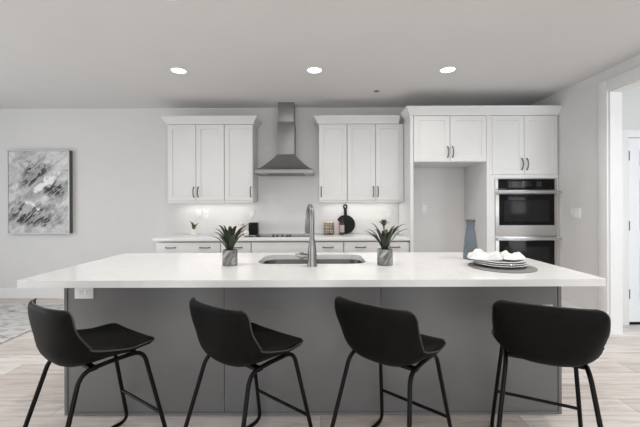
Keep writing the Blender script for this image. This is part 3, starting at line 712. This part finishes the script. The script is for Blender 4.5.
t = outlet('light_switch', 'white triple switch plate on the right wall beside the ovens', 0, 0, .163, .118, 0, kind='switch', ngang=3)
t.location = (XR, 3.945, 1.225); t.rotation_euler = (0, 0, -PI/2)   # faces -x

# ------------------------------------------------------------------ painting and rug
gx0, gx1, gz0, gz1 = -4.44, -3.562, .930, 2.115; gy = 4.80
t = thing('framed_painting', 'abstract black and grey painting in thin silver frame on left wall', 'painting', (gx0, YB, gz0))
fr = MB(); fw = .014
fr.box(gx0, gx0+fw, gy, gy+.012, gz0, gz1).box(gx1-fw, gx1, gy, gy+.012, gz0, gz1).box(gx0+fw, gx1-fw, gy, gy+.012, gz0, gz0+fw).box(gx0+fw, gx1-fw, gy, gy+.012, gz1-fw, gz1)
obj('frame', fr, M['alu'], t, 'thin silver front frame')
obj('frame_side', MB().box(gx0, gx0+.012, gy+.0125, YB-.001, gz0, gz1).box(gx1-.012, gx1, gy+.0125, YB-.001, gz0, gz1).box(gx0+.012, gx1-.012, gy+.0125, YB-.001, gz0, gz0+.012).box(gx0+.012, gx1-.012, gy+.0125, YB-.001, gz1-.012, gz1), M['darkside'], t, 'dark grey deep frame sides')
obj('canvas', MB().box(gx0+fw+.001, gx1-fw-.001, gy+.005, gy+.03, gz0+fw+.001, gz1-fw-.001), M['canvas'], t, 'abstract grey brushwork')
rg = MB().box(-5.6, -3.08, 2.3, 4.55, .001, .013, .004)
tag(obj('area_rug', rg, M['rug']), 'pale grey patterned rug on the floor below the painting', 'rug')

# ------------------------------------------------------------------ recessed lights and sprinkler
dl = [(-1.458, 3.50, 'nearest the painting in the row over the island'), (-.052, 3.50, 'in the middle of the row over the island'), (1.328, 3.50, 'nearest the ovens in the row over the island'),
      (-1.0, 2.212, 'above the stools, left one of the nearer row'), (.81, 2.212, 'above the stools, right one of the nearer row')]
dl += [(2.05, 2.15, 'added out of view to brighten the right wall, beside the cased opening'), (-2.85, 2.25, 'added out of view as fill, over the floor at left'), (-2.7, .0, 'added for even fill behind the camera, left'), (-.1, -.4, 'added for even fill behind the camera, middle'), (2.2, .1, 'added for even fill behind the camera, right')]  # extra downlights out of view, added to even and brighten the room
for x, y, lb in dl:
    t = thing('recessed_light', 'round white recessed ceiling light ' + lb, 'ceiling light', (x, y, ZC), 'recessed ceiling lights')
    obj('trim_ring', MB().lathe([(.086, ZC-.0005), (.086, ZC-.004), (.074, ZC-.006), (.070, ZC-.003), (.070, ZC-.0005)], (x, y, 0), 32, cap0=False, cap1=False), M['trim'], t)
    obj('lens', MB().lathe([(.070, ZC-.0012), (.069, ZC-.003), (.03, ZC-.0045), (.003, ZC-.005)], (x, y, 0), 28), M['lens'], t, 'glowing white lens')
    area('downlight_lamp', (0, 0, -.012), (0, 0, 0),   .13, .13, DOWN_W*(.62 if y > 3 else 1.8 if x > 2 else 1.1), (1, .965, .92), 'DISK', math.radians(150), t)
t = thing('sprinkler_head', 'tiny round sprinkler cap on the ceiling above the right wall cabinets', 'sprinkler', (.70, 4.16, ZC))
obj('cap', MB().lathe([(.034, ZC-.0005), (.034, ZC-.004), (.030, ZC-.006), (.012, ZC-.008), (.010, ZC-.012), (.003, ZC-.013)], (.70, 4.16, 0), 24), M['nickel'], t)
# under-cabinet LED strips
for x0, x1, lb in ((-1.98, -.96, 'left'), (.05, 1.07, 'right')):
    t = thing('under_cabinet_light', 'slim lit LED bar under the wall cabinets %s of the hood' % lb, 'light', ((x0+x1)/2, 4.80, UB), 'LED bars under the wall cabinets')
    obj('housing', MB().box(x0, x1, 4.70, 4.74, UB-.014, UB-.0005), M['plastic'], t)
    obj('diffuser', MB().box(x0+.01, x1-.01, 4.706, 4.734, UB-.018, UB-.0142), M['led'], t)
    area('strip_lamp', (0, -.08, -.022), (0, 0, 0), x1-x0-.04, .03, STRIP_W, (1, .965, .92), 'RECTANGLE', PI, t)

# ------------------------------------------------------------------ bar stools
def shell_point(u, v):
    """u -1..1 across, v 0..1 from the front edge of the seat to the top of the back"""
    key = [(.205, .628), (.185, .640), (.12, .642), (.0, .632), (-.10, .630), (-.165, .650), (-.198, .70), (-.212, .76), (-.222, .82), (-.231, .875)]
    return key
KEY = [Vector((0, y, z)) for y, z in ((.210, .606), (.190, .622), (.12, .624), (.02, .612), (-.075, .600), (-.145, .609), (-.188, .656), (-.205, .732), (-.216, .806), (-.226, .879))]
def catmull(K, t):
    n = len(K)-1; f = t*n; i = min(int(f), n-1); u = f-i
    p0, p1, p2, p3 = K[max(i-1, 0)], K[i], K[i+1], K[min(i+2, n)]
    return .5*((2*p1)+(p2-p0)*u+(2*p0-5*p1+4*p2-p3)*u*u+(3*p1-p0-3*p2+p3)*u**3)
ARC = [catmull(KEY, i/200) for i in range(201)]; LEN = [0]
for a, b in zip(ARC, ARC[1:]): LEN.append(LEN[-1]+(b-a).length)
TOT = LEN[-1]
def prof_at(s_):
    s_ = max(0, min(TOT, s_))
    for i in range(200):
        if LEN[i+1] >= s_: return ARC[i].lerp(ARC[i+1], (s_-LEN[i])/max(1e-9, LEN[i+1]-LEN[i]))
    return ARC[-1]
def sstep(a, b, x):
    x = max(0, min(1, (x-a)/(b-a))); return x*x*(3-2*x)
def shell_grid(nu=28, nv=44):
    G = []
    for j in range(nv+1):
        q = j/nv; q = q - .10*math.sin(2*PI*q)/(1)   # denser at both ends
        s_ = q*TOT; p = prof_at(s_); f = s_/TOT
        W = .214 + .023*sstep(0, .45, f) - .004*sstep(.8, 1, f)
        for rr, e_ in ((.055, s_), (.044, TOT-s_)):
            if e_ < rr: W = min(W, W-rr+math.sqrt(max(0, rr*rr-(rr-e_)**2)))
        tg = (prof_at(s_+.004)-prof_at(s_-.004)).normalized(); nrm = Vector((0, -tg.z, tg.y))
        if nrm.z < 0 and f < .5: nrm = -nrm
        # towards the sitter: up on the seat, forward on the back
        nrm = Vector((0, tg.z, -tg.y));
        if nrm.y < 0 and f > .7: nrm = -nrm
        if nrm.z < 0: nrm = -nrm
        nrm = (nrm*(1-sstep(.72, .9, f)) + Vector((0, 1, -.10))*sstep(.72, .9, f)).normalized()
        row = []
        curl = .005 + .042*sstep(.45, .72, f) + .075*sstep(.14, .53, f)*(1-sstep(.50, .92, f))
        for i in range(nu+1):
            u = i/nu*2-1; u = u*(1.28-.28*u*u) if abs(u) < 1 else u
            u = max(-1, min(1, u))
            x = u*W*(1-.05*curl/.06*abs(u)**3)
            row.append((Vector((x, p.y, p.z)) + nrm*curl*(abs(u)**2.6), nrm, u, q*2-1))
        G.append(row)
    return G
G = shell_grid()
def make_stool():
    root = thing('bar_stool', '', 'bar stool', (0, 0, 0), 'bar stools along the island')
    mb = MB(); b = mb.bm; top = []; bot = []
    for row in G:
        rt, rb = [], []
        for p, nrm, u, q in row:
            e_ = max(abs(u), abs(q)); th = (.015+.005*(1 if q < 0 else max(0, 1-q*2)))*math.sqrt(max(0, 1-e_**10)) + .0015
            rt.append(b.verts.new(p+nrm*th)); rb.append(b.verts.new(p-nrm*th*1.15))
        top.append(rt); bot.append(rb)
    nv, nu = len(G)-1, len(G[0])-1
    for j in range(nv):
        for i in range(nu):
            b.faces.new((top[j][i], top[j][i+1], top[j+1][i+1], top[j+1][i])); b.faces.new((bot[j][i+1], bot[j][i], bot[j+1][i], bot[j+1][i+1]))
    for i in range(nu):
        b.faces.new((top[0][i+1], top[0][i], bot[0][i], bot[0][i+1])); b.faces.new((top[nv][i], top[nv][i+1], bot[nv][i+1], bot[nv][i]))
    for j in range(nv):
        b.faces.new((top[j][0], top[j+1][0], bot[j+1][0], bot[j][0])); b.faces.new((top[j+1][nu], top[j][nu], bot[j][nu], bot[j+1][nu]))
    obj('seat_shell', mb, M['leather'], root, ang=70)
    rim = [G[0][i][0] for i in range(nu+1)] + [G[j][nu][0] for j in range(1, nv+1)] + [G[nv][i][0] for i in range(nu-1, -1, -1)] + [G[j][0][0] for j in range(nv-1, 0, -1)]
    out = [rim[0]]
    for p in rim[1:]:
        if (p-out[-1]).length > .004: out.append(p)
    obj('piping', MB().tube(out, .0036, 8, closed=True), M['piping'], root, 'lighter grey piped edge')
    R = .0105
    for s_ in (-1, 1):
        zt = .576
        ft, rt_ = Vector((s_*.165, .165, zt)), Vector((s_*.165, -.125, zt))
        ff, rf = Vector((s_*.222, .285, R)), Vector((s_*.232, -.285, R))
        path = fillet([rt_+Vector((0, .06, .006)), rt_, rf], .05, 7)
        mid = rf.lerp(rt_, .12)
        full = fillet([Vector((s_*.165, .0, zt+.004)), rt_, rf, (ff+rf)/2], .06, 8)
        k = len(full)//2
        # rear leg: under the seat, down to the floor bend; front leg likewise; runner between them
        obj('leg', MB().tube(full, R, 12), M['black'], root)
        full = fillet([Vector((s_*.165, .0, zt+.004)), ft, ff, (ff+rf)/2+Vector((0, 0, 0))], .06, 8)
        obj('leg', MB().tube(full, R, 12), M['black'], root)
        fp = MB()
        for y in (.17, -.17): 
            q = rf.lerp(ff, (y+.285)/.57); fp.lathe([(.009, .0005), (.009, .006)], (q.x, q.y, 0), 10)
        obj('floor_glide', fp, M['black'], root)
    f0 = Vector((-.165, .165, .578)).lerp(Vector((-.222, .285, R)), .63); f1 = Vector((.165, .165, .578)).lerp(Vector((.222, .285, R)), .63)
    obj('footrest', MB().tube([f0, f1], .0085, 12), M['black'], root)
    br_ = MB().box(-.175, .175, .095, .125, .574, .590).box(-.175, .175, -.085, -.055, .568, .582)
    obj('seat_bracket', br_, M['black'], root)
    return root
proto = make_stool()
spots = [(-1.160, 1.728, -33, 'charcoal leather bar stool at the left end of the island, below its outlet'),
         (-.372, 1.725, -38, 'charcoal leather bar stool below the potted plant left of the sink'),
         (.360, 1.722, -41, 'charcoal leather bar stool below the bromeliad right of the sink'),
         (1.122, 1.712, -26, 'charcoal leather bar stool at the right end of the island, its back towards us')]
for i, (x, y, a, lb) in enumerate(spots):
    o = proto if i == 0 else copy_tree(proto)
    o.location = (x, y, 0); o.rotation_euler = (0, 0, math.radians(a)); o['label'] = lb
